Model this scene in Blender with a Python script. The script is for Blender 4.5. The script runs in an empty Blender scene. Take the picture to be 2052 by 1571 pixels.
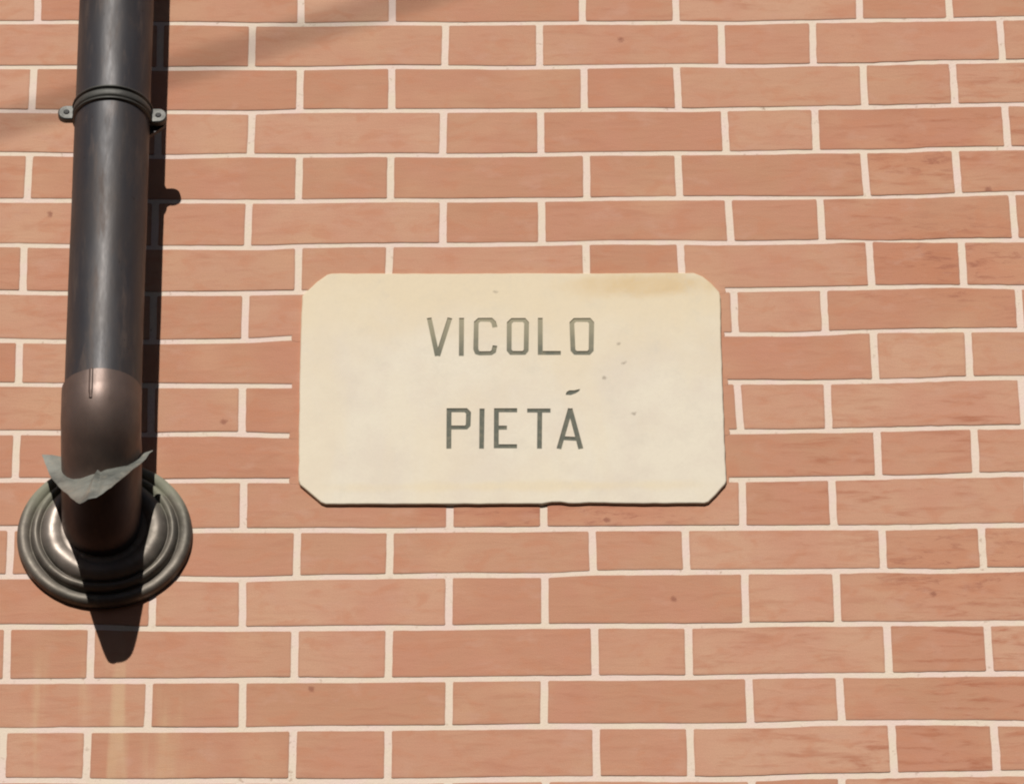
import bpy, bmesh, math, random
from mathutils import Matrix, Vector, noise
random.seed(7)
R = math.radians
scene = bpy.context.scene
C = scene.collection
ZO = 6.70            # height of the sign centre above the street; x, y are measured from it (y < 0 is towards the viewer)

# ------------------------------------------------------------------ camera
cd = bpy.data.cameras.new('camera'); cam = bpy.data.objects.new('camera', cd); C.objects.link(cam)
cd.sensor_fit = 'HORIZONTAL'; cd.sensor_width = 36.0; cd.lens = 13072.86 / 2052 * 36.0
cd.clip_start = 0.1; cd.clip_end = 500
rt = Vector((0.99996916, 0.0019516, -0.00760673)); up = Vector((0.00733434, -0.57829952, 0.81579156)); fw = Vector((0.00280687, 0.8158222, 0.578296))
m = Matrix.Identity(4)
for i in range(3):
    m[i][0] = rt[i]; m[i][1] = up[i]; m[i][2] = -fw[i]
m.translation = Vector((-0.02023352, -7.17372192, -5.0981162 + ZO))
cam.matrix_world = m
scene.camera = cam

# ------------------------------------------------------------------ sky, sun, exposure
SUN = Vector((-0.184, -1.0, 0.771)).normalized()      # towards the sun
w = bpy.data.worlds.new('World'); scene.world = w; w.use_nodes = True
nt = w.node_tree; bg = nt.nodes['Background']
sky = nt.nodes.new('ShaderNodeTexSky'); sky.sky_type = 'NISHITA'; sky.sun_disc = False
sky.sun_elevation = math.asin(SUN.z); sky.sun_rotation = math.atan2(SUN.x, SUN.y)
nt.links.new(sky.outputs[0], bg.inputs[0]); bg.inputs[1].default_value = 0.05
sl = bpy.data.lights.new('sun', 'SUN'); sl.energy = 5.0; sl.angle = R(0.53); sl.color = (1.0, 0.95, 0.885)
so = bpy.data.objects.new('sun', sl); C.objects.link(so)
so.rotation_euler = SUN.to_track_quat('Z', 'Y').to_euler(); so.location = (-3, -12, 18)
scene.view_settings.view_transform = 'Standard'; scene.view_settings.look = 'None'
scene.view_settings.exposure = 0.0; scene.view_settings.gamma = 1.0
scene.render.engine = 'CYCLES'
scene.cycles.pixel_filter_type = 'BLACKMAN_HARRIS'; scene.cycles.filter_width = 2.1

# ------------------------------------------------------------------ measured layout
LINES = {  # height of every bed joint along the wall: course -> [(x, z), ...] in metres from the sign centre
 1: [(-0.710,0.6287), (-0.612,0.6283), (-0.464,0.6252), (-0.359,0.6219), (-0.289,0.6213), (-0.163,0.6219), (-0.071,0.6206), (0.047,0.6205), (0.109,0.6208), (0.238,0.6201), (0.329,0.6183), (0.429,0.6201), (0.562,0.6216), (0.620,0.6223), (0.728,0.6236)],
 2: [(-0.707,0.5489), (-0.609,0.5485), (-0.463,0.5445), (-0.288,0.5434), (-0.163,0.5445), (-0.071,0.5432), (0.007,0.5420), (0.108,0.5429), (0.236,0.5438), (0.327,0.5418), (0.500,0.5437), (0.617,0.5458), (0.724,0.5473)],
 3: [(-0.704,0.4718), (-0.607,0.4700), (-0.461,0.4678), (-0.357,0.4660), (-0.287,0.4680), (-0.163,0.4673), (-0.071,0.4669), (0.046,0.4662), (0.181,0.4664), (0.258,0.4643), (0.325,0.4660), (0.431,0.4676), (0.556,0.4682), (0.720,0.4706)],
 4: [(-0.701,0.3975), (-0.604,0.3946), (-0.459,0.3893), (-0.369,0.3911), (-0.287,0.3891), (-0.162,0.3896), (-0.071,0.3888), (0.045,0.3882), (0.121,0.3901), (0.321,0.3896), (0.429,0.3904), (0.552,0.3909), (0.591,0.3936), (0.716,0.3934)],
 5: [(-0.698,0.3167), (-0.602,0.3154), (-0.423,0.3116), (-0.286,0.3112), (-0.162,0.3116), (-0.071,0.3106), (0.044,0.3104), (0.140,0.3117), (0.319,0.3116), (0.491,0.3112), (0.558,0.3121), (0.712,0.3164)],
 6: [(-0.695,0.2396), (-0.609,0.2371), (-0.469,0.2339), (-0.333,0.2321), (-0.285,0.2342), (-0.203,0.2347), (-0.080,0.2347), (0.050,0.2350), (0.138,0.2372), (0.228,0.2364), (0.281,0.2346), (0.351,0.2349), (0.473,0.2359), (0.597,0.2352), (0.708,0.2359)],
 7: [(-0.692,0.1595), (-0.607,0.1571), (-0.467,0.1552), (-0.289,0.1559), (0.002,0.1558), (0.300,0.1548), (0.450,0.1560), (0.592,0.1584), (0.704,0.1554)],
 8: [(-0.689,0.0790), (-0.608,0.0766), (-0.470,0.0742), (-0.351,0.0760), (-0.293,0.0791), (0.001,0.0795), (0.296,0.0802), (0.386,0.0787), (0.487,0.0835), (0.629,0.0840), (0.700,0.0841)],
 9: [(-0.686,0.0057), (-0.609,0.0044), (-0.468,0.0018), (-0.292,-0.0004), (0.001,0.0006), (0.299,0.0009), (0.404,-0.0005), (0.524,0.0009), (0.625,0.0041), (0.696,0.0043)],
 10: [(-0.683,-0.0730), (-0.611,-0.0750), (-0.472,-0.0784), (-0.384,-0.0787), (-0.296,-0.0818), (-0.000,-0.0807), (0.295,-0.0809), (0.421,-0.0804), (0.521,-0.0780), (0.691,-0.0763)],
 11: [(-0.680,-0.1511), (-0.638,-0.1506), (-0.451,-0.1542), (-0.356,-0.1545), (-0.295,-0.1551), (-0.001,-0.1580), (0.291,-0.1594), (0.418,-0.1576), (0.518,-0.1567), (0.687,-0.1533)],
 12: [(-0.677,-0.2281), (-0.420,-0.2347), (-0.285,-0.2351), (-0.107,-0.2367), (0.043,-0.2362), (0.167,-0.2359), (0.284,-0.2367), (0.416,-0.2369), (0.514,-0.2374), (0.683,-0.2357)],
 13: [(-0.674,-0.3053), (-0.635,-0.3056), (-0.432,-0.3107), (-0.353,-0.3123), (-0.226,-0.3100), (-0.094,-0.3093), (0.042,-0.3097), (0.116,-0.3064), (0.282,-0.3070), (0.393,-0.3068), (0.492,-0.3061), (0.570,-0.3084), (0.679,-0.3058)],
 14: [(-0.671,-0.3850), (-0.553,-0.3861), (-0.469,-0.3898), (-0.353,-0.3913), (-0.238,-0.3907), (-0.101,-0.3915), (0.041,-0.3901), (0.280,-0.3910), (0.410,-0.3902), (0.488,-0.3905), (0.586,-0.3914), (0.675,-0.3910)],
 15: [(-0.668,-0.4700), (-0.486,-0.4704), (-0.352,-0.4708), (-0.161,-0.4723), (-0.101,-0.4723), (0.040,-0.4712), (0.278,-0.4717), (0.407,-0.4701), (0.505,-0.4702), (0.671,-0.4696)],
 16: [(-0.665,-0.5457), (-0.484,-0.5460), (-0.351,-0.5472), (-0.237,-0.5465), (-0.101,-0.5463), (0.039,-0.5459), (0.276,-0.5466), (0.346,-0.5464), (0.405,-0.5437), (0.559,-0.5445), (0.666,-0.5460)],
 17: [(-0.662,-0.6218), (-0.482,-0.6250), (-0.101,-0.6280), (0.062,-0.6259), (0.273,-0.6286), (0.402,-0.6250), (0.662,-0.6223)],
}
JOINTS = {  # head joints of every course: (x at its top, x at its bottom)
 0: [(-0.6590,-0.6571), (-0.5464,-0.5457), (-0.2879,-0.2871), (-0.1591,-0.1588), (0.1092,0.1081), (0.2401,0.2398), (0.4991,0.4977), (0.6244,0.6240)],
 1: [(-0.4840,-0.4835), (-0.3550,-0.3552), (-0.0839,-0.0854), (0.0478,0.0471), (0.3029,0.3022), (0.4311,0.4299), (0.6941,0.6944)],
 2: [(-0.6593,-0.6600), (-0.5463,-0.5455), (-0.2869,-0.2874), (-0.1593,-0.1591), (0.1091,0.1087), (0.2385,0.2398), (0.4990,0.4988), (0.6239,0.6245)],
 3: [(-0.4831,-0.4826), (-0.3533,-0.3542), (-0.0869,-0.0884), (0.0477,0.0476), (0.3030,0.3038), (0.4287,0.4288), (0.6933,0.6942)],
 4: [(-0.6602,-0.6608), (-0.5455,-0.5447), (-0.2865,-0.2870), (-0.1602,-0.1607), (0.1104,0.1100), (0.2368,0.2378), (0.4937,0.4961), (0.6209,0.6220)],
 5: [(-0.4835,-0.4830), (-0.3550,-0.3562), (-0.0878,-0.0886), (0.0475,0.0474), (0.3044,0.3065), (0.4309,0.4316), (0.6950,0.6963)],
 6: [(-0.6618,-0.6613), (-0.5452,-0.5450), (-0.2858,-0.2860), (-0.1611,-0.1632), (0.1076,0.1078), (0.2368,0.2384), (0.4952,0.4962), (0.6217,0.6221)],
 7: [(-0.4824,-0.4818), (-0.3570,-0.3574), (-0.0888,-0.0889), (0.0466,0.0465), (0.3077,0.3084), (0.4302,0.4303), (0.6955,0.6958)],
 8: [(-0.6625,-0.6612), (-0.5468,-0.5461), (-0.2560,-0.2552), (-0.1613,-0.1610), (0.1081,0.1083), (0.2353,0.2362), (0.4954,0.4954), (0.6234,0.6229)],
 9: [(-0.4814,-0.4808), (-0.3589,-0.3586), (-0.0883,-0.0884), (0.0457,0.0455), (0.3082,0.3107), (0.4294,0.4292), (0.6916,0.6920)],
 10: [(-0.6604,-0.6602), (-0.5478,-0.5469), (-0.2545,-0.2538), (-0.1621,-0.1618), (0.1084,0.1086), (0.2337,0.2345), (0.4936,0.4932), (0.6237,0.6232)],
 11: [(-0.4783,-0.4764), (-0.3550,-0.3544), (-0.0792,-0.0800), (0.0454,0.0449), (0.3105,0.3096), (0.4298,0.4303), (0.6920,0.6889)],
 12: [(-0.6627,-0.6625), (-0.5500,-0.5490), (-0.2822,-0.2826), (-0.1589,-0.1600), (0.1088,0.1098), (0.2328,0.2331), (0.4939,0.4938), (0.6259,0.6257)],
 13: [(-0.4718,-0.4719), (-0.3538,-0.3528), (-0.0809,-0.0817), (0.0454,0.0449), (0.3097,0.3093), (0.4304,0.4300), (0.6898,0.6871)],
 14: [(-0.6615,-0.6600), (-0.5513,-0.5508), (-0.2837,-0.2837), (-0.1597,-0.1608), (0.1098,0.1099), (0.2332,0.2326), (0.4943,0.4943), (0.6261,0.6261)],
 15: [(-0.4732,-0.4733), (-0.3509,-0.3506), (-0.0812,-0.0820), (0.0434,0.0420), (0.3102,0.3107), (0.4287,0.4296), (0.6849,0.6833)],
 16: [(-0.6608,-0.6605), (-0.5511,-0.5514), (-0.2841,-0.2848), (-0.1605,-0.1612), (0.1095,0.1096), (0.2315,0.2315), (0.4938,0.4944), (0.6269,0.6275)],
 17: [(-0.4739,-0.4733), (-0.3513,-0.3506), (-0.0828,-0.0836), (0.0431,0.0429), (0.3096,0.3093), (0.4263,0.4248), (0.6805,0.6776)],
}
PLAQUE_OUTLINE = [(-0.2799,0.1464), (-0.2749,0.1539), (-0.2594,0.1706), (-0.2466,0.1823), (-0.2405,0.1844), (-0.1751,0.1838), (-0.0798,0.1825), (0.0223,0.1824), (0.1244,0.1811), (0.2198,0.1815), (0.2538,0.1808), (0.2659,0.1752), (0.2772,0.1633), (0.2877,0.1488), (0.2895,0.1412), (0.2885,0.0509), (0.2884,-0.0318), (0.2889,-0.1136), (0.2892,-0.1639), (0.2874,-0.1695), (0.2648,-0.1975), (0.2594,-0.1995), (0.1784,-0.1996), (0.1054,-0.1977), (0.0788,-0.1987), (0.0669,-0.1962), (0.0556,-0.1961), (0.0423,-0.1987), (-0.0407,-0.1984), (-0.1470,-0.1975), (-0.2452,-0.1966), (-0.2513,-0.1937), (-0.2795,-0.1644), (-0.2815,-0.1580), (-0.2819,-0.0677), (-0.2818,0.0146), (-0.2811,0.0977)]
LETTERS = {
 'V': [[(-0.1071,0.1078), (-0.0961,0.0441)], [(-0.0789,0.1075), (-0.0955,0.0441)]],
 'I': [[(-0.0630,0.1074), (-0.0636,0.0438)]],
 'C': [[(-0.0178,0.0911), (-0.0195,0.0994), (-0.0232,0.1038), (-0.0391,0.1040), (-0.0431,0.0996), (-0.0440,0.0550), (-0.0422,0.0493), (-0.0384,0.0479), (-0.0235,0.0481), (-0.0198,0.0509), (-0.0180,0.0607)]],
 'O': [[(0.0060,0.1032), (0.0217,0.1031), (0.0252,0.0981), (0.0242,0.0526), (0.0212,0.0481), (0.0042,0.0482), (0.0011,0.0528), (0.0017,0.0983), (0.0060,0.1032)]],
 'L': [[(0.0438,0.1064), (0.0432,0.0479), (0.0710,0.0476)]],
 'O2': [[(0.0907,0.1025), (0.1099,0.1023), (0.1134,0.0973), (0.1121,0.0518), (0.1087,0.0473), (0.0907,0.0475), (0.0875,0.0520), (0.0866,0.0976), (0.0907,0.1025)]],
 'P': [[(-0.0808,-0.1086), (-0.0804,-0.0457), (-0.0578,-0.0459), (-0.0542,-0.0504), (-0.0548,-0.0706), (-0.0576,-0.0742), (-0.0802,-0.0740)]],
 'I2': [[(-0.0360,-0.0434), (-0.0370,-0.1090)]],
 'E': [[(0.0112,-0.0466), (-0.0167,-0.0463), (-0.0173,-0.1052), (0.0105,-0.1055)], [(-0.0169,-0.0749), (-0.0028,-0.0750)]],
 'T': [[(0.0246,-0.0472), (0.0560,-0.0475)], [(0.0416,-0.0473), (0.0405,-0.1097)]],
 'A': [[(0.0828,-0.0444), (0.0665,-0.1102)], [(0.0823,-0.0444), (0.0959,-0.1105)], [(0.0720,-0.0928), (0.0906,-0.0942)]],
}
ACCENT = [(0.0766,-0.0218), (0.0778,-0.0171), (0.0814,-0.0144), (0.0884,-0.0144), (0.0965,-0.0121), (0.0945,-0.0162), (0.0898,-0.0196), (0.0834,-0.0223)]
DEFLECTOR = [(-0.6225,-0.0360,-0.1401), (-0.6092,-0.0580,-0.1788), (-0.5915,-0.0880,-0.2221), (-0.5706,-0.1470,-0.2794), (-0.5608,-0.1700,-0.3008), (-0.5511,-0.1770,-0.3072), (-0.5396,-0.1780,-0.3010), (-0.5261,-0.1720,-0.2836), (-0.5106,-0.1400,-0.2451), (-0.4930,-0.0980,-0.1979), (-0.4731,-0.0660,-0.1558)]
WALL_SPOTS = [(-0.6284,0.2916), (-0.3834,-0.0585), (-0.2617,-0.4855), (0.1296,-0.2227), (0.1608,0.5904), (0.2151,-0.3492), (-0.0773,-0.2064), (0.5574,-0.3443), (0.6630,0.3229)]
STONE_SPOTS = [(-0.0167,0.1507), (0.1496,0.0622), (0.1298,0.0059), (0.1558,0.0305), (0.1685,-0.0537)]
# ------------------------------------------------------------------ material helpers
def mat(name):
    m = bpy.data.materials.new(name); m.use_nodes = True
    n = m.node_tree.nodes; b = n['Principled BSDF']
    return m, m.node_tree, b
class NG:
    """small helper to chain nodes"""
    def __init__(s, nt): s.nt = nt; s.co = nt.nodes.new('ShaderNodeTexCoord').outputs['Object']
    def new(s, t): return s.nt.nodes.new(t)
    def link(s, a, b): s.nt.links.new(a, b)
    def val(s, inp, v):
        if hasattr(v, 'links'): s.link(v, inp)
        else: inp.default_value = v
    def mapping(s, scale=(1, 1, 1), loc=(0, 0, 0), rot=(0, 0, 0), src=None):
        n = s.new('ShaderNodeMapping'); n.inputs['Scale'].default_value = scale; n.inputs['Location'].default_value = loc; n.inputs['Rotation'].default_value = rot
        s.link(src or s.co, n.inputs['Vector']); return n.outputs[0]
    def noise(s, scale, detail=3, rough=.5, vec=None, dist=0.0):
        n = s.new('ShaderNodeTexNoise'); n.inputs['Scale'].default_value = scale; n.inputs['Detail'].default_value = detail
        n.inputs['Roughness'].default_value = rough; n.inputs['Distortion'].default_value = dist
        s.link(vec or s.co, n.inputs['Vector']); return n.outputs['Fac']
    def ramp(s, fac, a, b, lo=0.0, hi=1.0):
        n = s.new('ShaderNodeMapRange'); n.interpolation_type = 'SMOOTHSTEP'
        s.val(n.inputs[0], fac); n.inputs[1].default_value = a; n.inputs[2].default_value = b; n.inputs[3].default_value = lo; n.inputs[4].default_value = hi
        return n.outputs[0]
    def math(s, op, a, b=0.0):
        n = s.new('ShaderNodeMath'); n.operation = op; s.val(n.inputs[0], a); s.val(n.inputs[1], b); return n.outputs[0]
    def mix(s, fac, a, b, mode='MIX'):
        n = s.new('ShaderNodeMix'); n.data_type = 'RGBA'; n.blend_type = mode
        s.val(n.inputs[0], fac)
        for i, v in ((6, a), (7, b)):
            if hasattr(v, 'links'): s.link(v, n.inputs[i])
            else: n.inputs[i].default_value = (*v, 1) if len(v) == 3 else v
        return n.outputs[2]
    def bump(s, h, strength, dist, b):
        n = s.new('ShaderNodeBump'); n.inputs['Strength'].default_value = strength; n.inputs['Distance'].default_value = dist
        s.link(h, n.inputs['Height']); s.link(n.outputs[0], b.inputs['Normal'])
    def blob(s, x, z, rx, rz, soft=.6, wob=None):
        """mask of an elliptic mark on the wall plane"""
        v = s.mapping((1 / rx, 0, 1 / rz), (-x / rx, 0, -z / rz))
        n = s.new('ShaderNodeVectorMath'); n.operation = 'LENGTH'; s.link(v, n.inputs[0]); d = n.outputs['Value']
        if wob is not None: d = s.math('ADD', d, wob)
        return s.ramp(d, 1.0, 1.0 - soft)

# ---- brick
m_brick, nt, b = mat('terracotta_brick'); g = NG(nt)
geo = g.new('ShaderNodeNewGeometry'); rnd = geo.outputs['Random Per Island']
base = g.mix(g.ramp(rnd, 0, 1), (.408, .209, .125), (.476, .275, .181))
wn = g.new('ShaderNodeTexWhiteNoise'); wn.noise_dimensions = '1D'; g.link(rnd, wn.inputs['W'])
base = g.mix(g.ramp(wn.outputs['Value'], .62, 1, 0, .6), base, (.395, .170, .100))
big = g.noise(9, 3, .55)
base = g.mix(g.ramp(big, .35, .7, 0, .55), base, (.440, .196, .130))
base = g.mix(g.ramp(g.noise(7, 2, .5, g.mapping(loc=(3, 7, 1))), .5, .72, 0, .6), base, (.475, .272, .168))
streak = g.noise(1, 5, .62, g.mapping((14, 14, 75)), .4)
# rougher, redder bricks to the right and high up on the wall
sx = g.new('ShaderNodeSeparateXYZ'); g.link(g.co, sx.inputs[0])
worn = g.math('MULTIPLY', g.ramp(g.noise(2.6, 2, .5, g.mapping(loc=(5, 0, 2))), .38, .62), g.ramp(sx.outputs['X'], .15, .60, .30, 1.25))
base = g.mix(g.math('MULTIPLY', g.ramp(streak, .48, .72), g.math('ADD', g.math('MULTIPLY', worn, .9), .16)), base, (.335, .125, .068))
base = g.mix(g.ramp(g.noise(1, 4, .6, g.mapping((30, 30, 120), (2, 1, 4))), .66, .8, 0, .5), base, (.31, .13, .085))
for wx, wz, rx, rz in ((.62, .20, .17, .13), (.55, .37, .14, .05), (.60, -.30, .20, .09), (.08, -.21, .26, .05)):   # rough, over-fired bricks
    wm = g.blob(wx, wz, rx, rz, .9, g.math('MULTIPLY', g.math('SUBTRACT', g.noise(11, 4, .6), .5), 1.2))
    base = g.mix(g.math('MULTIPLY', wm, .42), base, (.42, .165, .085))
    base = g.mix(g.math('MULTIPLY', wm, g.ramp(g.noise(1, 5, .7, g.mapping((26, 26, 95), (wx * 9, 3, 1)), .5), .50, .66, 0, .75)), base, (.26, .09, .055))
grain = g.noise(420, 3, .7)
base = g.mix(g.ramp(g.noise(22, 4, .6, g.mapping((1, 1, 1.8), (6, 3, 8)), .6), .48, .68, 0, .5), base, (.425, .180, .100))
base = g.mix(g.ramp(g.noise(17, 3, .6, g.mapping((1, 1, 1.6), (2, 9, 5))), .55, .72, 0, .5), base, (.46, .26, .185))
rim = g.new('ShaderNodeAttribute'); rim.attribute_name = 'rim'
base = g.mix(g.math('MULTIPLY', rim.outputs['Fac'], g.ramp(g.noise(40, 3, .6, g.mapping(loc=(8, 8, 8))), .3, .7, .12, .42)), base, (.31, .16, .11))
base = g.mix(g.ramp(grain, .3, .75, .0, .26), base, (.36, .19, .12))
base = g.mix(g.ramp(g.noise(300, 2, .5, g.mapping(loc=(1, 2, 3))), .74, .8, 0, .35), base, (.2, .09, .06))
wob = g.math('MULTIPLY', g.math('SUBTRACT', g.noise(160, 2), .5), 1.6)
for x, z in WALL_SPOTS:
    base = g.mix(g.math('MULTIPLY', g.blob(x, z, .0065, .0065, .8, wob), .65), base, (.2, .07, .045))
# pale lime runs below the pipe flange
run = g.noise(1, 3, .5, g.mapping((30, 30, 2.2)))
runm = g.math('MULTIPLY', g.math('MULTIPLY', g.ramp(sx.outputs['Z'], -.38, -.50), g.blob(-.545, -.60, .17, .42, .7)), g.ramp(run, .5, .68))
base = g.mix(g.math('MULTIPLY', runm, .42), base, (.53, .40, .24))
# darker, redder patchy band under the sign
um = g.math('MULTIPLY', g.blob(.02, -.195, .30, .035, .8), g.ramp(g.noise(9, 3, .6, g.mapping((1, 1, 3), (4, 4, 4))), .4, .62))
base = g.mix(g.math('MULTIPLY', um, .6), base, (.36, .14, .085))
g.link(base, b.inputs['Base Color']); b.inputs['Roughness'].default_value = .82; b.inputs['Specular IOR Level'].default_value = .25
hb = g.math('ADD', g.math('MULTIPLY', streak, .8), g.math('MULTIPLY', grain, .5))
g.bump(hb, .5, .0014, b)

# ---- mortar
m_mortar, nt, b = mat('pale_mortar'); g = NG(nt)
c = g.mix(g.ramp(g.noise(16, 3, .6), .35, .68), (.62, .525, .422), (.635, .502, .445))
c = g.mix(g.ramp(g.noise(28, 4, .7, g.mapping(loc=(9, 2, 5))), .58, .8, 0, .45), c, (.50, .39, .30))
c = g.mix(g.math('MULTIPLY', g.ramp(g.noise(110, 3, .6), .60, .72, 0, .7), g.ramp(g.noise(6, 2, .5), .45, .65, .15, 1)), c, (.33, .22, .155))
g.link(c, b.inputs['Base Color']); b.inputs['Roughness'].default_value = .9; b.inputs['Specular IOR Level'].default_value = .2
g.bump(g.noise(240, 4, .65), .5, .0012, b)

# ---- sign stone
m_stone, nt, b = mat('cream_sign_stone'); g = NG(nt)
sx = g.new('ShaderNodeSeparateXYZ'); g.link(g.co, sx.inputs[0])
c = g.mix(g.ramp(g.noise(11, 4, .6), .35, .68), (.585, .53, .425), (.545, .48, .39))
top = g.math('ADD', sx.outputs['Z'], g.math('MULTIPLY', g.math('SUBTRACT', g.noise(7, 4, .6, g.mapping(loc=(1, 5, 3))), .5), .28))
c = g.mix(g.ramp(top, -.02, .15, 0, .85), c, (.565, .47, .315))
c = g.mix(g.math('MULTIPLY', g.blob(.17, .163, .16, .034, .8, g.math('MULTIPLY', g.math('SUBTRACT', g.noise(14, 4, .6), .5), 1.8)), .95), c, (.50, .36, .18))
c = g.mix(g.math('MULTIPLY', g.blob(.02, -.17, .34, .012, .9, g.math('MULTIPLY', g.math('SUBTRACT', g.noise(12, 3, .6), .5), 1.6)), .5), c, (.58, .47, .28))
c = g.mix(g.math('MULTIPLY', g.blob(-.305, -.04, .018, .16, .9), .45), c, (.60, .46, .27))
c = g.mix(g.ramp(g.noise(26, 5, .7, g.mapping(loc=(7, 7, 2))), .5, .78, 0, .32), c, (.42, .385, .32))
c = g.mix(g.ramp(g.noise(210, 3, .7), .35, .75, 0, .2), c, (.46, .40, .31))
c = g.mix(g.ramp(g.noise(5, 5, .62, g.mapping((1, 1, .45), (3, 1, 9)), .5), .45, .62, 0, .45), c, (.575, .49, .35))
wob = g.math('MULTIPLY', g.math('SUBTRACT', g.noise(200, 2), .5), 2.0)
for x, z in STONE_SPOTS:
    c = g.mix(g.math('MULTIPLY', g.blob(x, z, .0045, .004, .8, wob), .6), c, (.18, .14, .10))
g.link(c, b.inputs['Base Color']); b.inputs['Roughness'].default_value = .6; b.inputs['Specular IOR Level'].default_value = .3
g.bump(g.noise(70, 6, .7), .35, .001, b)

# ---- letter paint, worn away towards the top of the upper word
m_paint, nt, b = mat('faded_green_grey_paint'); g = NG(nt)
sx = g.new('ShaderNodeSeparateXYZ'); g.link(g.co, sx.inputs[0])
wear = g.math('ADD', sx.outputs['Z'], g.math('MULTIPLY', g.math('SUBTRACT', g.noise(30, 3, .6), .5), .05))
c = g.mix(g.ramp(wear, .02, .115), (.070, .076, .054), (.25, .225, .145))
c = g.mix(g.ramp(g.noise(120, 3, .6), .4, .75, 0, .4), c, (.22, .19, .12))
g.link(c, b.inputs['Base Color']); b.inputs['Roughness'].default_value = .75

# ---- metals
def metal(name, a, bcol, c2, metallic, rough, stretch=(1, 1, 1), ns=9, bump=.15, spec=.5):
    m, nt, b = mat(name); g = NG(nt)
    v = g.mapping(stretch)
    c = g.mix(g.ramp(g.noise(ns, 5, .65, v), .35, .68), a, bcol)
    c = g.mix(g.ramp(g.noise(ns * 3.3, 5, .7, g.mapping(stretch, (4, 2, 7))), .52, .75, 0, .7), c, c2)
    g.link(c, b.inputs['Base Color']); b.inputs['Metallic'].default_value = metallic
    g.link(g.ramp(g.noise(ns * 2.1, 4, .7, g.mapping(stretch, (1, 8, 2))), .25, .8, rough - .07, rough + .10), b.inputs['Roughness'])
    b.inputs['Specular IOR Level'].default_value = spec
    g.bump(g.noise(ns * 9, 4, .6, v), bump, .0006, b)
    return m
m_pipe = metal('dark_oxidised_copper', (.032, .031, .035), (.040, .033, .031), (.062, .045, .038), .22, .50, (2.2, 2.2, .55), 7, .25, .38)
_nt = m_pipe.node_tree; g = NG(_nt); _b = _nt.nodes['Principled BSDF']
_bc = _b.inputs['Base Color'].links[0].from_socket; _rg = _b.inputs['Roughness'].links[0].from_socket
_sc = g.ramp(g.noise(1, 5, .7, g.mapping((60, 60, 9))), .50, .70)
_dot = g.ramp(g.noise(120, 2, .5), .70, .76)
_c = g.mix(g.math('MULTIPLY', _sc, .55), _bc, (.095, .068, .056)); _c = g.mix(g.math('MULTIPLY', _dot, .7), _c, (.02, .015, .013))
g.link(_c, _b.inputs['Base Color'])
g.link(g.math('ADD', _rg, g.math('MULTIPLY', _sc, .12)), _b.inputs['Roughness'])
m_elbow = metal('brown_copper', (.135, .092, .076), (.098, .072, .062), (.17, .115, .088), .48, .48, (1.5, 1.5, .7), 9, .25)
m_flange = metal('weathered_flange_copper', (.150, .130, .108), (.095, .085, .07), (.205, .19, .15), .38, .60, (1, 1, 1), 14, .3)
_nt = m_flange.node_tree; g = NG(_nt); _b = _nt.nodes['Principled BSDF']
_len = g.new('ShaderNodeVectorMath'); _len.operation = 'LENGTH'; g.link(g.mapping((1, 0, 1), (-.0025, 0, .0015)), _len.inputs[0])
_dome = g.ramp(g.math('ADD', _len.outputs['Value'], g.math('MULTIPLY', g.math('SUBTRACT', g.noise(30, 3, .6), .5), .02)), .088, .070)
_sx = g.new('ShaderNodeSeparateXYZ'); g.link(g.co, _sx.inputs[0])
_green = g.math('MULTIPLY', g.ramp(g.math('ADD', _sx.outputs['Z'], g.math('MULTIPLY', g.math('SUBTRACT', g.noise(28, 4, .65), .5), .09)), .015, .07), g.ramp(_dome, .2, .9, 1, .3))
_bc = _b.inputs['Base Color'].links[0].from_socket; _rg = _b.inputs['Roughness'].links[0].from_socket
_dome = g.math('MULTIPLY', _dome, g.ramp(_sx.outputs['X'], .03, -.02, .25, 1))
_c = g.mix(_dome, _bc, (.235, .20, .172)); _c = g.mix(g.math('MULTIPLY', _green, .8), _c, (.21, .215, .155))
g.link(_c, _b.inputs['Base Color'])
g.link(g.math('ADD', g.math('SUBTRACT', _rg, g.math('MULTIPLY', _dome, .10)), g.math('MULTIPLY', _green, .22)), _b.inputs['Roughness'])
g.link(g.ramp(_green, 0, 1, .55, .1), _b.inputs['Metallic'])
m_lead = metal('grey_lead_sheet', (.20, .205, .18), (.085, .09, .08), (.27, .24, .185), .25, .5, (1, 1, 1), 16, .4)
m_clamp = metal('dull_clamp_metal', (.062, .062, .055), (.048, .046, .041), (.08, .078, .07), .35, .55, (1, 1, 1), 22, .3)
m_black, nt, b = mat('dark_screw_hole'); b.inputs['Base Color'].default_value = (.012, .010, .009, 1); b.inputs['Roughness'].default_value = .7
m_rubber, nt, b = mat('black_cable_sheath'); b.inputs['Base Color'].default_value = (.02, .02, .02, 1); b.inputs['Roughness'].default_value = .5
# ---- street
m_street, nt, b = mat('street_asphalt'); g = NG(nt)
c = g.mix(g.noise(.8, 5, .6), (.035, .034, .033), (.06, .058, .055))
c = g.mix(g.ramp(g.noise(90, 3, .7), .5, .8, 0, .5), c, (.10, .095, .09))
g.link(c, b.inputs['Base Color']); b.inputs['Roughness'].default_value = .9; g.bump(g.noise(120, 4, .7), .5, .01, b)

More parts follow.
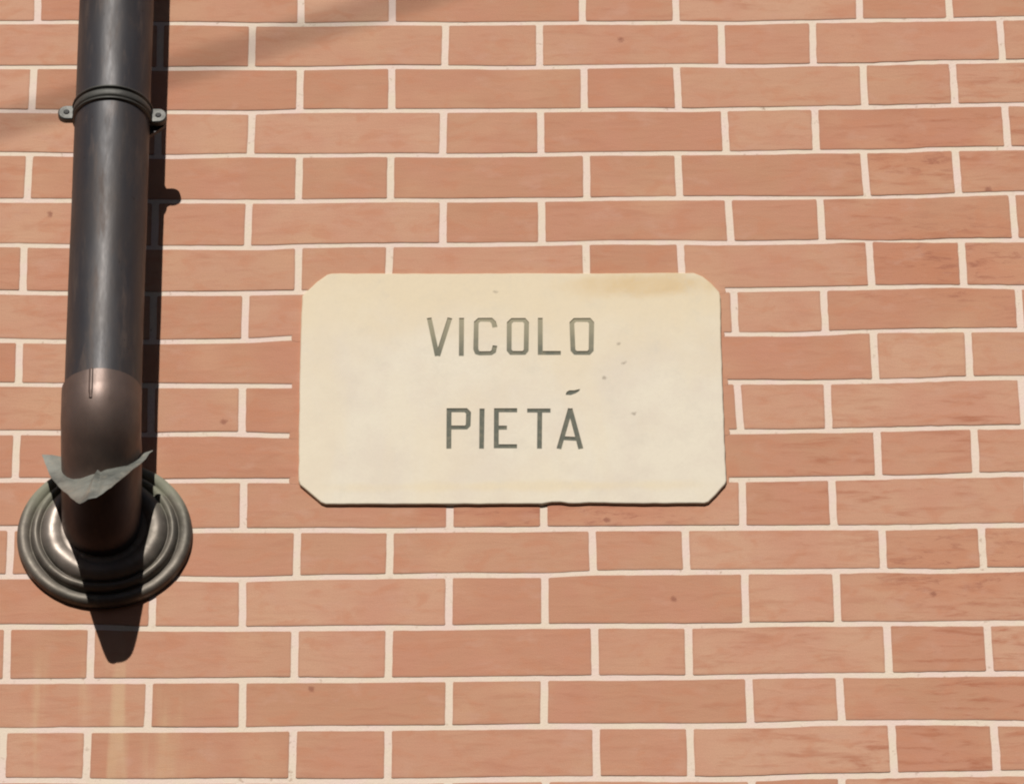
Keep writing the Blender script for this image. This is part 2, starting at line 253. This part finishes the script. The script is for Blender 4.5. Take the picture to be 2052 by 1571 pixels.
# ------------------------------------------------------------------ object helpers
def link(name, verts, faces, material, parent=None, origin=(0, 0, 0), smooth=True, mats=None, mi=None):
    """verts are given from the sign centre; origin is the thing's own origin in the same frame"""
    o_ = Vector(origin)
    me = bpy.data.meshes.new(name)
    me.from_pydata([tuple(Vector(v) - o_) for v in verts], [], faces)
    for mm in (mats or [material]): me.materials.append(mm)
    if mi: me.polygons.foreach_set('material_index', mi)
    me.polygons.foreach_set('use_smooth', [smooth] * len(me.polygons))
    me.update()
    o = bpy.data.objects.new(name, me); C.objects.link(o)
    if parent: o.parent = parent
    else: o.location = o_ + Vector((0, 0, ZO))
    return o
def tag(o, label=None, cat=None, kind=None, group=None):
    if label: o['label'] = label
    if cat: o['category'] = cat
    if kind: o['kind'] = kind
    if group: o['group'] = group
    return o
def flat_normals(o, angle=35):
    me = o.data
    try: me.set_sharp_from_angle(angle=R(angle))
    except Exception: pass
def recalc(o):
    bm = bmesh.new(); bm.from_mesh(o.data); bmesh.ops.recalc_face_normals(bm, faces=bm.faces); bm.to_mesh(o.data); bm.free()
def interp(pts, x):
    """smooth interpolation through (x, z) points, constant outside"""
    if x <= pts[0][0]: return pts[0][1]
    if x >= pts[-1][0]: return pts[-1][1]
    for (x0, z0), (x1, z1) in zip(pts, pts[1:]):
        if x <= x1:
            t = (x - x0) / (x1 - x0); t = t * t * (3 - 2 * t) * .5 + t * .5
            return z0 + (z1 - z0) * t
def nz(x, y, z): return noise.noise(Vector((x, y, z)))

# ------------------------------------------------------------------ the street
g_ = bpy.data.meshes.new('street')
S = 120
g_.from_pydata([(-S, -S, 0), (S, -S, 0), (S, S, 0), (-S, S, 0)], [], [(0, 1, 2, 3)]); g_.materials.append(m_street)
street = bpy.data.objects.new('street', g_); C.objects.link(street); tag(street, kind='structure')

# ------------------------------------------------------------------ unseen house added behind the viewer to keep low sky off the wall
m_plaster, nt, b = mat('grey_ochre_plaster'); g = NG(nt)
c = g.mix(g.noise(1.3, 5, .6), (.16, .12, .08), (.22, .17, .12)); g.link(c, b.inputs['Base Color']); b.inputs['Roughness'].default_value = .9
m_roof, nt, b = mat('clay_roof_tiles'); b.inputs['Base Color'].default_value = (.20, .09, .06, 1); b.inputs['Roughness'].default_value = .85
m_shut, nt, b = mat('dark_green_shutter'); b.inputs['Base Color'].default_value = (.03, .05, .04, 1); b.inputs['Roughness'].default_value = .6
def boxes(name, bl, material, parent=None, origin=(0, 0, 0)):
    v, f = [], []
    for x0, x1, y0, y1, z0, z1 in bl:
        a = len(v); v.extend([(x0, y0, z0), (x1, y0, z0), (x1, y1, z0), (x0, y1, z0), (x0, y0, z1), (x1, y0, z1), (x1, y1, z1), (x0, y1, z1)])
        for q in ((0, 1, 5, 4), (1, 2, 6, 5), (2, 3, 7, 6), (3, 0, 4, 7), (4, 5, 6, 7), (3, 2, 1, 0)): f.append(tuple(a + t for t in q))
    return link(name, v, f, material, parent, origin, smooth=False)
OB = (0, -13, -ZO)
opp = bpy.data.objects.new('sky_blocking_house', None); C.objects.link(opp); opp.location = (0, -13, 0)
tag(opp, 'unseen plaster house with closed green shutters, added across the lane to block low sky', 'house')
boxes('facade', [(-16, 16, -17, -9.0, -ZO, 4.8)], m_plaster, opp, OB)
boxes('roof', [(-16.4, 16.4, -17.3, -8.75, 4.8, 5.05)], m_roof, opp, OB)
for zz in (-4.9, -1.8, 1.3):
    for xx in range(-14, 15, 4):
        boxes('shutter', [(xx - .55, xx - .01, -9.0, -8.95, zz, zz + 1.8), (xx + .01, xx + .55, -9.0, -8.95, zz, zz + 1.8)], m_shut, opp, OB)

# ------------------------------------------------------------------ the brick wall
H = .078
def line_z(k, x):
    if 1 <= k <= 17: z = interp(LINES[k], x)
    elif k < 1: z = interp(LINES[1], x) + (1 - k) * H
    else: z = interp(LINES[17], x) - (k - 17) * H
    return z + .0009 * nz(x * 9, k * 3.1, 0)
KTOP, KBOT = -56, int((ZO - .62) / H) + 17
ZTOP = .623 + (1 - KTOP) * H
ZBOT = -ZO
WX0, WX1 = -4.6, 4.9
def joints(row):
    if row in JOINTS: base = list(JOINTS[row])
    else:
        xs = [-.5275, -.397, -.145, -.020, .235] if row % 2 else [-.56, -.287, -.161, .108, .235]
        s = .0 if row % 2 else 0
        xs = [-.355, -.088, .043, .305, .431] if row % 2 else [-.287, -.161, .108, .235, .495]
        base = [(x + random.uniform(-.004, .004),) * 2 for x in xs]
    # carry the stretcher / header rhythm on to both ends of the wall
    gap = base[-1][0] - base[-2][0]
    long_ = gap < .18
    while base[-1][0] < WX1:
        d = (.260 if long_ else .130) + random.uniform(-.003, .003); long_ = not long_
        base.append((base[-1][0] + d, base[-1][1] + d))
    gap = base[1][0] - base[0][0]
    long_ = gap < .18
    while base[0][0] > WX0:
        d = (.260 if long_ else .130) + random.uniform(-.003, .003); long_ = not long_
        base.insert(0, (base[0][0] - d, base[0][1] - d))
    return base
V = []; F = []; MI = []; EDGE = {}
def bed(k, x=0):                                                     # half the bed joint
    t = .0037 + .0010 * min(max((k - 1) / 16, 0), 1)
    t *= 1 + .16 * nz(x * 7, k * 5.7, 3)
    if x > .2: t *= 1 - .45 * max(0, nz(x * 9, k * 3.3, 8)) * min(1, (x - .2) * 4)
    if k == 6 and .44 < x < .60: t *= 1 - .5 * math.sin((x - .44) / .16 * math.pi)
    return t
def add_brick(row, L, Rr, i):
    xa, xb = L; xc, xd = Rr
    w2 = .0049
    cx = (xa + xc) / 2; fine = abs(cx) < 1.5 and -14 < row < 32
    wid = xc - xa
    if fine: nx = max(6, int(wid / .011)); nv = 6
    else: nx = 1; nv = 1
    ww = wid - 2 * w2
    if fine:
        us = [0, .0010 / ww] + [(.0032 + (ww - .0064) * j / nx) / ww for j in range(nx + 1)] + [1 - .0010 / ww, 1]
        vs = [0, .015] + [(.0032 + .0599 * j / nv) / .0663 for j in range(nv + 1)] + [.985, 1]
    else:
        us = [0, .0014 / ww, 1 - .0014 / ww, 1]; vs = [0, .021, .979, 1]
    tilt = (random.uniform(-.0003, .0003), random.uniform(-.0002, .0002), random.uniform(-.0003, .0))
    sd = row * 7.3 + i * 1.7
    RG = .0005 * min(1, max(0, (cx - .25) * 3))
    grid = []
    for jv, v in enumerate(vs):
        xl = xb + (xa - xb) * v + w2; xr = xd + (xc - xd) * v - w2
        rowv = []
        for ju, u in enumerate(us):
            x = xl + (xr - xl) * u
            zt = line_z(row, x) - bed(row, x); zb = line_z(row + 1, x) + bed(row + 1, x)
            z = zb + (zt - zb) * v
            eu = max(0, 1 - min(u, 1 - u) * wid / .02); ev = max(0, 1 - min(v, 1 - v) * .066 / .02)
            if fine:
                x += eu * (.0006 * nz(sd, z * 60, 1) + (.0004 + RG) * nz(sd, z * 220, 5)) * (1 if u < .5 else -1)
                z += ev * (.0004 * nz(x * 45, sd, 2) + (.0004 + RG) * nz(x * 190, sd, 6))
                y = tilt[0] * (u - .5) + tilt[1] * (v - .5) + tilt[2] + .00022 * nz(x * 14, sd, z * 14) + .00012 * nz(x * 60, sd, z * 110)
            else: y = tilt[2]
            edge_u = ju in (0, len(us) - 1); edge_v = jv in (0, len(vs) - 1)
            if edge_u or edge_v: y += .0001
            rim_u = fine and ju in (0, 1, len(us) - 2, len(us) - 1); rim_v = fine and jv in (0, 1, len(vs) - 2, len(vs) - 1)
            EDGE[len(V)] = 1.0 if (rim_u or rim_v) else 0.0
            if edge_u and edge_v:
                x += .0012 * (1 if ju == 0 else -1); z += .0012 * (1 if jv == 0 else -1)
            rowv.append(len(V)); V.append((x, y, z))
        grid.append(rowv)
    for a in range(len(vs) - 1):
        for c_ in range(len(us) - 1):
            F.append((grid[a][c_], grid[a][c_ + 1], grid[a + 1][c_ + 1], grid[a + 1][c_])); MI.append(0)
    per = grid[0] + [r_[-1] for r_ in grid[1:]] + grid[-1][-2::-1] + [r_[0] for r_ in grid[-2:0:-1]]
    sk = []
    for p in per:
        sk.append(len(V)); V.append((V[p][0], .006, V[p][2]))
    for a in range(len(per)):
        b_ = (a + 1) % len(per)
        F.append((per[b_], per[a], sk[a], sk[b_])); MI.append(0)
for row in range(KTOP, KBOT):
    js = joints(row)
    for i in range(len(js) - 1):
        if js[i][0] < WX0 or js[i + 1][0] > WX1: continue
        add_brick(row, js[i], js[i + 1], i)
# dabs of brick-coloured filler that close the bed joints along both sides of the sign
def dab(x0, x1, z, h, seed):
    n = 10; a = len(V)
    ring = []
    cxm, rx = (x0 + x1) / 2, (x1 - x0) / 2
    for j in range(28):
        t = 2 * math.pi * j / 28
        ct, st = math.cos(t), math.sin(t)
        k = (abs(ct) ** 4 + abs(st) ** 4) ** -.25
        k *= 1 + .10 * nz(seed, ct * 1.5, st * 1.5)
        ring.append((cxm + rx * ct * k, z + h * st * k))
    c0 = len(V); V.append((cxm, -.0004, z))
    r1 = []; r2 = []
    for x, zz in ring:
        r1.append(len(V)); V.append((cxm + (x - cxm) * .9, -.0003, z + (zz - z) * .86))
    for x, zz in ring:
        r2.append(len(V)); V.append((x, .004, zz))
    for j in range(28):
        q = (j + 1) % 28
        F.append((c0, r1[j], r1[q])); MI.append(0)
        F.append((r1[j], r2[j], r2[q], r1[q])); MI.append(0)
for k in (8, 9, 10, 11):
    dab(-.2935 + random.uniform(-.001, .001) - (.002 if k > 9 else 0), -.270, line_z(k, -.29), .0075, k)
    dab(.270, .2965 + random.uniform(-.001, .001) - (.003 if k in (8, 11) else 0), line_z(k, .29), .0075, k + 9)
dab(.270, .298, line_z(7, .29), .0075, 3)
# mortar bed just behind the brick faces, and the body of the wall behind it
def addbox(x0, x1, y0, y1, z0, z1, mi):
    a = len(V)
    V.extend([(x0, y0, z0), (x1, y0, z0), (x1, y1, z0), (x0, y1, z0), (x0, y0, z1), (x1, y0, z1), (x1, y1, z1), (x0, y1, z1)])
    for f in ((0, 1, 5, 4), (1, 2, 6, 5), (2, 3, 7, 6), (3, 0, 4, 7), (4, 5, 6, 7), (3, 2, 1, 0)):
        F.append(tuple(a + q for q in f)); MI.append(mi)
addbox(WX0, WX1, .00065, .40, ZBOT, ZTOP, 1)
wall = link('brick_wall', V, F, None, mats=[m_brick, m_mortar], mi=MI)
at = wall.data.attributes.new('rim', 'FLOAT', 'POINT')
at.data.foreach_set('value', [EDGE.get(i, 0.0) for i in range(len(V))])
flat_normals(wall, 40)
tag(wall, 'salmon pink brick wall with thin cream mortar joints behind the stone street sign', 'wall')

# ------------------------------------------------------------------ the street sign
sign = bpy.data.objects.new('street_sign', None); C.objects.link(sign); sign.location = (0, 0, ZO); sign.empty_display_size = .1
tag(sign, 'cream stone street plaque with cut corners engraved VICOLO PIETÁ on the brick wall', 'street sign')
TH = .0047
def dens(pts, step=.006):
    out = []
    for i in range(len(pts)):
        a = Vector(pts[i]); b_ = Vector(pts[(i + 1) % len(pts)]); n = max(1, int((b_ - a).length / step))
        for j in range(n): out.append(a.lerp(b_, j / n))
    return out
ol = dens(PLAQUE_OUTLINE)
n = len(ol); sv = []; sf = []
def inset(pts, d):
    out = []
    for i in range(len(pts)):
        t = (pts[(i + 2) % len(pts)] - pts[i - 2]); t.normalize(); nn = Vector((-t.y, t.x))
        c_ = Vector((0, 0)) - pts[i]
        if nn.dot(c_) < 0: nn = -nn
        out.append(pts[i] + nn * d)
    return out
ol = [p + Vector((.0007 * nz(p.x * 60, p.y * 60, 0), .0007 * nz(p.x * 60, p.y * 60, 9))) for p in ol]
rings = [(0, .004), (0, -TH + .0016), (.0004, -TH + .0006), (.0010, -TH + .00015), (.0018, -TH)]
for d, y in rings:
    for p in inset(ol, d): sv.append((p.x, y, p.y))
for k in range(len(rings) - 1):
    for i in range(n):
        j = (i + 1) % n
        sf.append((k * n + i, k * n + j, (k + 1) * n + j, (k + 1) * n + i))
sf.append(tuple(range(n - 1, -1, -1)))
def stroke_quads(path, wd):
    """mitred ribbon along a polyline, as quads"""
    P = [Vector(p) for p in path]; closed = (P[0] - P[-1]).length < 1e-5
    if closed: P = P[:-1]
    N = len(P); Lp = []; Rp = []
    for i in range(N):
        if closed or 0 < i < N - 1:
            d0 = (P[i] - P[i - 1]).normalized(); d1 = (P[(i + 1) % N] - P[i]).normalized()
            t = (d0 + d1).normalized(); nn = Vector((-t.y, t.x)); k = 1 / max(.6, nn.dot(Vector((-d0.y, d0.x))))
        else:
            t = (P[1] - P[0]).normalized() if i == 0 else (P[-1] - P[-2]).normalized(); nn = Vector((-t.y, t.x)); k = 1
        ww = wd * (1 + .10 * nz(P[i].x * 40, P[i].y * 40, 2))
        Lp.append(P[i] + nn * ww / 2 * k); Rp.append(P[i] - nn * ww / 2 * k)
    return [[Lp[i], Rp[i], Rp[(i + 1) % N], Lp[(i + 1) % N]] for i in range(N if closed else N - 1)]
# the engraving: triangulate the face with every stroke outlined, then sink the strokes
from mathutils.geometry import delaunay_2d_cdt
front = inset(ol, rings[-1][0])
cv = [Vector((p.x, p.y)) for p in front]; cf = [list(range(n))]; owner = [None]
for key, ss in LETTERS.items():
    for st in ss:
        for q in stroke_quads(st, .0066):
            k = len(cv); cv.extend(q); cf.append([k, k + 1, k + 2, k + 3]); owner.append(key)
k = len(cv); cv.extend(Vector(p) for p in ACCENT); cf.append(list(range(k, k + len(ACCENT)))); owner.append('accent')
def ccw(fc):
    a_ = sum(cv[fc[i]].x * cv[fc[(i + 1) % len(fc)]].y - cv[fc[(i + 1) % len(fc)]].x * cv[fc[i]].y for i in range(len(fc)))
    return fc if a_ > 0 else fc[::-1]
cf = [ccw(fc) for fc in cf]
rv, re_, rf, ov, oe, of = delaunay_2d_cdt(cv, [], cf, 1, 1e-6)
def who(fi):
    for q in of[fi]:
        if owner[q]: return owner[q]
    return None
DEEP = .0011
own = [who(i) for i in range(len(rf))]
base_i = len(sv); back = {}
for i, p in enumerate(rv):
    hit = [q for q in ov[i] if q < n]
    if hit: back[i] = (len(rings) - 1) * n + hit[0]
    else: back[i] = len(sv); sv.append((p.x, -TH, p.y))
edge_use = {}
def orient(fc):
    a_ = sum(rv[fc[i]].x * rv[fc[(i + 1) % len(fc)]].y - rv[fc[(i + 1) % len(fc)]].x * rv[fc[i]].y for i in range(len(fc)))
    return list(fc) if a_ > 0 else list(fc)[::-1]
rf = [orient(fc) for fc in rf]
deep_i = {}
for fi, fc in enumerate(rf):
    if own[fi] is None: sf.append(tuple(back[q] for q in fc))
    for i in range(len(fc)):
        e = (fc[i], fc[(i + 1) % len(fc)]); edge_use[e] = fi
for e, fi in edge_use.items():                      # groove walls
    o2 = edge_use.get((e[1], e[0]))
    if own[fi] is not None and o2 is not None and own[o2] is None:
        for q in e:
            if q not in deep_i: deep_i[q] = len(sv); sv.append((rv[q].x, -TH + DEEP + .0003, rv[q].y))
        sf.append((back[e[0]], back[e[1]], deep_i[e[1]], deep_i[e[0]]))
plate = link('stone_plate', sv, sf, m_stone, sign, smooth=True)
flat_normals(plate, 40)
for key in list(LETTERS) + ['accent']:
    vv, ff, idx = [], [], {}
    fs = [fc for fi, fc in enumerate(rf) if own[fi] == key]
    for lay, y in enumerate((-TH + DEEP, -TH + DEEP + .001)):
        for fc in fs:
            for q in fc:
                if (q, lay) not in idx: idx[(q, lay)] = len(vv); vv.append((rv[q].x, y, rv[q].y))
            ids = [idx[(q, lay)] for q in fc]
            ff.append(tuple(ids if lay == 0 else ids[::-1]))
    link('accent_mark' if key == 'accent' else 'letter', vv, ff, m_paint, sign, smooth=False)

# ------------------------------------------------------------------ the downpipe
PX, PD, PR = -.5405, .090, .0515          # axis, distance from the wall, radius
ORG = (PX, 0, -.241)
pipe_t = bpy.data.objects.new('downpipe', None); C.objects.link(pipe_t); pipe_t.location = Vector(ORG) + Vector((0, 0, ZO)); pipe_t.empty_display_size = .1
tag(pipe_t, 'dark metal rainwater pipe bending into a round wall flange left of the sign', 'downpipe')
def sweep(path, radii, seg=72, caps=True):
    """tube along a path that lies in the plane x = const (points (x, y, z))"""
    v, f = [], []
    P = [Vector(p) for p in path]
    for i, p in enumerate(P):
        t = (P[min(i + 1, len(P) - 1)] - P[max(i - 1, 0)]).normalized()
        a = Vector((1, 0, 0)); b_ = t.cross(a).normalized(); a = b_.cross(t).normalized()
        for k in range(seg):
            an = 2 * math.pi * k / seg
            rr = radii[i] if not callable(radii) else radii(i, an)
            v.append(tuple(p + (a * math.cos(an) + b_ * math.sin(an)) * rr))
    for i in range(len(P) - 1):
        for k in range(seg):
            q = (k + 1) % seg
            f.append((i * seg + k, i * seg + q, (i + 1) * seg + q, (i + 1) * seg + k))
    if caps:
        f.append(tuple(range(seg - 1, -1, -1))); f.append(tuple((len(P) - 1) * seg + k for k in range(seg)))
    return v, f
# straight pipe, very slightly out of true and dented
zs = [-.085 + (2.9 + .085) * (i / 220) ** 1.6 for i in range(221)]
pv, pf = [], []
seg = 72
for z in zs:
    for k in range(seg):
        an = 2 * math.pi * k / seg
        rr = PR + .00045 * nz(math.cos(an) * 1.2, math.sin(an) * 1.2, z * 7) + .0002 * nz(math.cos(an) * 3, math.sin(an) * 3, z * 25)
        pv.append((PX + .0012 * nz(0, 3, z * 1.5) + math.cos(an) * rr, -PD + math.sin(an) * rr, z))
for i in range(len(zs) - 1):
    for k in range(seg):
        q = (k + 1) % seg; pf.append((i * seg + k, i * seg + q, (i + 1) * seg + q, (i + 1) * seg + k))
pf.append(tuple(range(seg - 1, -1, -1))); pf.append(tuple((len(zs) - 1) * seg + k for k in range(seg)))
o = link('pipe', pv, pf, m_pipe, pipe_t, ORG); recalc(o); flat_normals(o, 50)

# clamp: a band with two rolled beads, closed by ears on both sides
def make_clamp(zc):
    prof = [(PR + .0003, .0128), (PR + .0018, .0126), (PR + .0040, .0112), (PR + .0042, .0098), (PR + .0034, .0086), (PR + .0008, .0078), (PR + .0006, .0066), (PR + .0026, .0054), (PR + .0034, .0030), (PR + .0036, .0000), (PR + .0034, -.0030),
            (PR + .0026, -.0050), (PR + .0006, -.0060), (PR + .0008, -.0070), (PR + .0030, -.0080), (PR + .0038, -.0094), (PR + .0030, -.0108), (PR + .0003, -.0116)]
    v, f = [], []; sg = 96; npf = len(prof)
    for k in range(sg):
        an = 2 * math.pi * k / sg
        for rr, dz in prof:
            v.append((PX + math.cos(an) * rr, -PD + math.sin(an) * rr, zc + dz + .0022 * math.cos(an + .0) * -1))
    for k in range(sg):
        q = (k + 1) % sg
        for j in range(npf - 1): f.append((k * npf + j, q * npf + j, q * npf + j + 1, k * npf + j + 1))
    cl = link('pipe_clamp', v, f, m_clamp, pipe_t, ORG); recalc(cl)
    def local(name, v, f, mm, sm=True):
        o = link(name, v, f, mm, cl, ORG, sm); recalc(o); flat_normals(o, 35); return o
    for s in (-1, 1):
        zz = zc + (.0035 if s < 0 else -.003)
        ex = PX + s * .0630
        # flange ear: rounded tongue lying in the plane of the pipe axis, front and back half
        v, f = [], []
        pts = []
        for j in range(25):
            an = -math.pi / 2 + math.pi * j / 24
            pts.append((ex + s * math.cos(an) * .0118, zz + math.sin(an) * .0118))
        pts += [(PX + s * (PR - .002), zz + .0118), (PX + s * (PR - .002), zz - .0118)]
        N = len(pts); cc = (ex - s * .002, zz)
        for y, sc in ((-PD + .0045, 1), (-PD - .0035, 1), (-PD - .0050, .88)):
            for p in pts: v.append((cc[0] + (p[0] - cc[0]) * sc, y, cc[1] + (p[1] - cc[1]) * sc))
        for r_ in range(2):
            for j in range(N):
                q = (j + 1) % N; f.append((r_ * N + j, r_ * N + q, (r_ + 1) * N + q, (r_ + 1) * N + j))
        f.append(tuple(range(N))); f.append(tuple(2 * N + j for j in range(N)))
        local('ear', v, f, m_clamp)
        # countersunk screw in the ear
        v, f = [], []
        for j in range(16):
            an = 2 * math.pi * j / 16
            v.append((ex + math.cos(an) * .0042, -PD - .0052, zz + math.sin(an) * .0042))
        for j in range(16):
            an = 2 * math.pi * j / 16
            v.append((ex + math.cos(an) * .0030, -PD - .0062, zz + math.sin(an) * .0030))
        for j in range(16):
            v.append((v[j][0], -PD + .0042, v[j][2]))
        for j in range(16):
            q = (j + 1) % 16; f.append((j, q, 16 + q, 16 + j)); f.append((32 + j, 32 + q, q, j))
        f.append(tuple(range(16, 32)))
        local('screw', v, f, m_black)
    # folded gusset under the right ear
    v, f = [], []
    zz = zc - .003
    pts = [(PX + PR - .002, zz - .010), (PX + .0730, zz - .006), (PX + .0690, zz - .012), (PX + .059, zz - .0205), (PX + PR - .002, zz - .027)]
    for y in (-PD + .0125, -PD + .0060):
        for p in pts: v.append((p[0], y, p[1]))
    f = [(0, 1, 2, 3, 4), (9, 8, 7, 6, 5)] + [(j, (j + 1) % 5, 5 + (j + 1) % 5, 5 + j) for j in range(5)]
    local('gusset', v, f, m_pipe, False)
    # stud that holds the clamp off the wall
    v, f = [], []
    for y in (-PD + .002, .02):
        for j in range(20):
            an = 2 * math.pi * j / 20; v.append((PX + .036 + math.cos(an) * .005, y, zc - .005 + math.sin(an) * .005))
    for j in range(20): f.append((j, (j + 1) % 20, 20 + (j + 1) % 20, 20 + j))
    local('wall_stud', v, f, m_clamp)
make_clamp(.392)
make_clamp(2.35)

# elbow, socketed over the pipe, bending back into the wall
ER = .0535
def catmull(pts, n=12):
    out = []
    P = [Vector(p) for p in pts]; P = [P[0] * 2 - P[1]] + P + [P[-1] * 2 - P[-2]]
    for i in range(1, len(P) - 2):
        for k in range(n):
            t = k / n; a, b_, c_, d = P[i - 1], P[i], P[i + 1], P[i + 2]
            out.append(.5 * ((2 * b_) + (c_ - a) * t + (2 * a - 5 * b_ + 4 * c_ - d) * t * t + (3 * b_ - a - 3 * c_ + d) * t ** 3))
    out.append(P[-2]); return out
EX = PX - .0012
ep = catmull([(EX, -.0905, -.071), (EX, -.0902, -.090), (EX, -.0893, -.108), (EX, -.0835, -.127), (EX, -.0700, -.146), (EX, -.048, -.171), (EX, -.032, -.197), (EX, -.019, -.220), (EX, -.006, -.235), (EX, .012, -.243)], 8)
seamA = -math.pi / 2
def er(i, an):
    d = math.sin(an)  # front is where the ring points to the viewer
    rr = ER + .0004 * nz(math.cos(an) * 1.5, math.sin(an) * 1.5, i * .12)
    return rr
v, f = sweep(ep, er, 96, False)
# thick lip at the socket
lip = len(v)
for k in range(96): p = Vector(v[k]); c0 = Vector(ep[0]); v.append(tuple(c0 + (p - c0) * (PR / ER) + Vector((0, 0, .0012))))
for k in range(96): f.append((k, lip + k, lip + (k + 1) % 96, (k + 1) % 96))
elbow = link('elbow', v, f, m_elbow, pipe_t, ORG); recalc(elbow); flat_normals(elbow, 50)
# folded seam running down the front of the elbow
v, f = [], []
M = 17
for i in range(M):
    p = Vector(ep[i]); t = (Vector(ep[i + 1]) - Vector(ep[max(i - 1, 0)])).normalized()
    big = 1.0 if i < 15 else (.28 if i > 16 else .6)
    nrm = Vector((0, -1, 0)); nrm = (nrm - t * nrm.dot(t)).normalized()
    rows = [(-.0050, -.0010), (-.0036, .0006 + .0010 * big), (-.0004, .0008 + .0015 * big), (.0012, .0006 + .0010 * big), (.0018, -.0008)]
    for dx, h in rows:
        xx = dx * (.55 + .45 * big) - .0100
        ang = xx / ER
        dirv = nrm * math.cos(ang) + Vector((1, 0, 0)) * math.sin(ang)
        v.append(tuple(p + dirv * (ER + h)))
for i in range(M - 1):
    for k in range(4): f.append((i * 5 + k, i * 5 + k + 1, (i + 1) * 5 + k + 1, (i + 1) * 5 + k))
f.append((0, 1, 2, 3, 4))
s_ = link('elbow_seam', v, f, m_elbow, elbow, ORG); recalc(s_)

# bent lead sheet pushed over the elbow: two wings by the wall, a beak to the front
out = catmull(DEFLECTOR, 5)
tip = Vector(DEFLECTOR[5])
backL, backR = Vector(DEFLECTOR[0]), Vector(DEFLECTOR[-1])
top_v = []; NA = len(out); NBk = 7
ctr = Vector((PX, -.040, -.145))
for i, p in enumerate(out):
    for k in range(NBk):
        t = k / (NBk - 1)
        q = ctr.lerp(p, t)
        side = min(1, abs(i / (NA - 1) - .5) * 2)
        cre = max(0, 1 - abs(i - 26) / 5.0)
        q.z += .0095 * cre * math.sin(math.pi * t * .9) + (.0032 * nz(q.x * 45, q.y * 45, 1) + .0010 * nz(q.x * 130, q.y * 130, 6)) * t
        q.z -= .0025 * t ** 6 * (1 - cre)
        if side > .8 and t > .6: q.z += .006 * (t - .6) / .4 * (side - .8) / .2 * (1.4 + nz(i * .7, 0, 3))
        top_v.append(q)
v = [tuple(q) for q in top_v] + [tuple(q - Vector((0, .0008, .0022))) for q in top_v]; f = []
off = len(top_v)
for i in range(NA - 1):
    for k in range(NBk - 1):
        a = i * NBk + k; f.append((a, a + 1, a + NBk + 1, a + NBk)); f.append((off + a, off + a + NBk, off + a + NBk + 1, off + a + 1))
    a = i * NBk + NBk - 1; f.append((a, a + NBk, off + a + NBk, off + a)[::-1])
for k in range(NBk - 1):
    f.append((k, k + 1, off + k + 1, off + k)); a = (NA - 1) * NBk + k; f.append((a, a + 1, off + a + 1, off + a))
o = link('drip_deflector', v, f, m_lead, pipe_t, ORG); recalc(o); flat_normals(o, 60)

# round stepped flange against the wall
FX, FZ = -.5380, -.2425
prof = [(.1160, .004), (.1162, -.0035), (.1150, -.0080), (.1115, -.0115), (.1070, -.0125), (.1020, -.0110), (.0990, -.0085), (.0978, -.0088), (.0965, -.0130), (.0940, -.0165), (.0905, -.0180), (.0870, -.0165), (.0850, -.0145),
        (.0838, -.0148), (.0828, -.0175), (.0790, -.0215), (.0745, -.0242), (.0700, -.0252), (.0650, -.0248), (.0600, -.0232), (.0560, -.0215), (.0500, -.0210), (.0460, -.0200)]
# smooth the profile
pp = catmull([(r_, 0, y) for r_, y in prof], 4)
v, f = [], []; sg = 144
for k in range(sg):
    an = 2 * math.pi * k / sg
    for q in pp:
        rr = q.x; y = q.z
        y2 = y + .0011 * nz(math.cos(an) * 3, math.sin(an) * 3, rr * 30) + .0005 * nz(math.cos(an) * 9, math.sin(an) * 9, rr * 60)
        r2 = rr * (1 + .006 * nz(math.cos(an) * 1.3, math.sin(an) * 1.3, 4))
        v.append((FX + math.cos(an) * r2, y2, FZ + math.sin(an) * r2))
npf = len(pp)
for k in range(sg):
    q = (k + 1) % sg
    for j in range(npf - 1): f.append((k * npf + j, q * npf + j, q * npf + j + 1, k * npf + j + 1))
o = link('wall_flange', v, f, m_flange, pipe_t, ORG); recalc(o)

# ------------------------------------------------------------------ cable slung across the lane above; its soft shadow crosses the bricks
d = 4.4; CS = .385
v = []; f = []; NP = 60
mid = Vector((-.390, 0, .568)) + Vector((-.184, -1, .771)) * d
path = []
for i in range(NP + 1):
    t = (i / NP - .5) * 9.0
    path.append(mid + Vector((t, 0, CS * t)) + Vector((0, 0, .012 * t * t)))
for i, p in enumerate(path):
    tt = (path[min(i + 1, NP)] - path[max(i - 1, 0)]).normalized(); a = Vector((0, 1, 0)); b_ = tt.cross(a).normalized()
    for k in range(12):
        an = 2 * math.pi * k / 12; v.append(tuple(p + (a * math.cos(an) + b_ * math.sin(an)) * .0070))
for i in range(NP):
    for k in range(12): f.append((i * 12 + k, i * 12 + (k + 1) % 12, (i + 1) * 12 + (k + 1) % 12, (i + 1) * 12 + k))
cab = link('overhead_cable', v, f, m_rubber, origin=tuple(mid)); recalc(cab)
tag(cab, 'black cable above the picture whose faint diagonal shadow crosses the upper left bricks', 'cable')
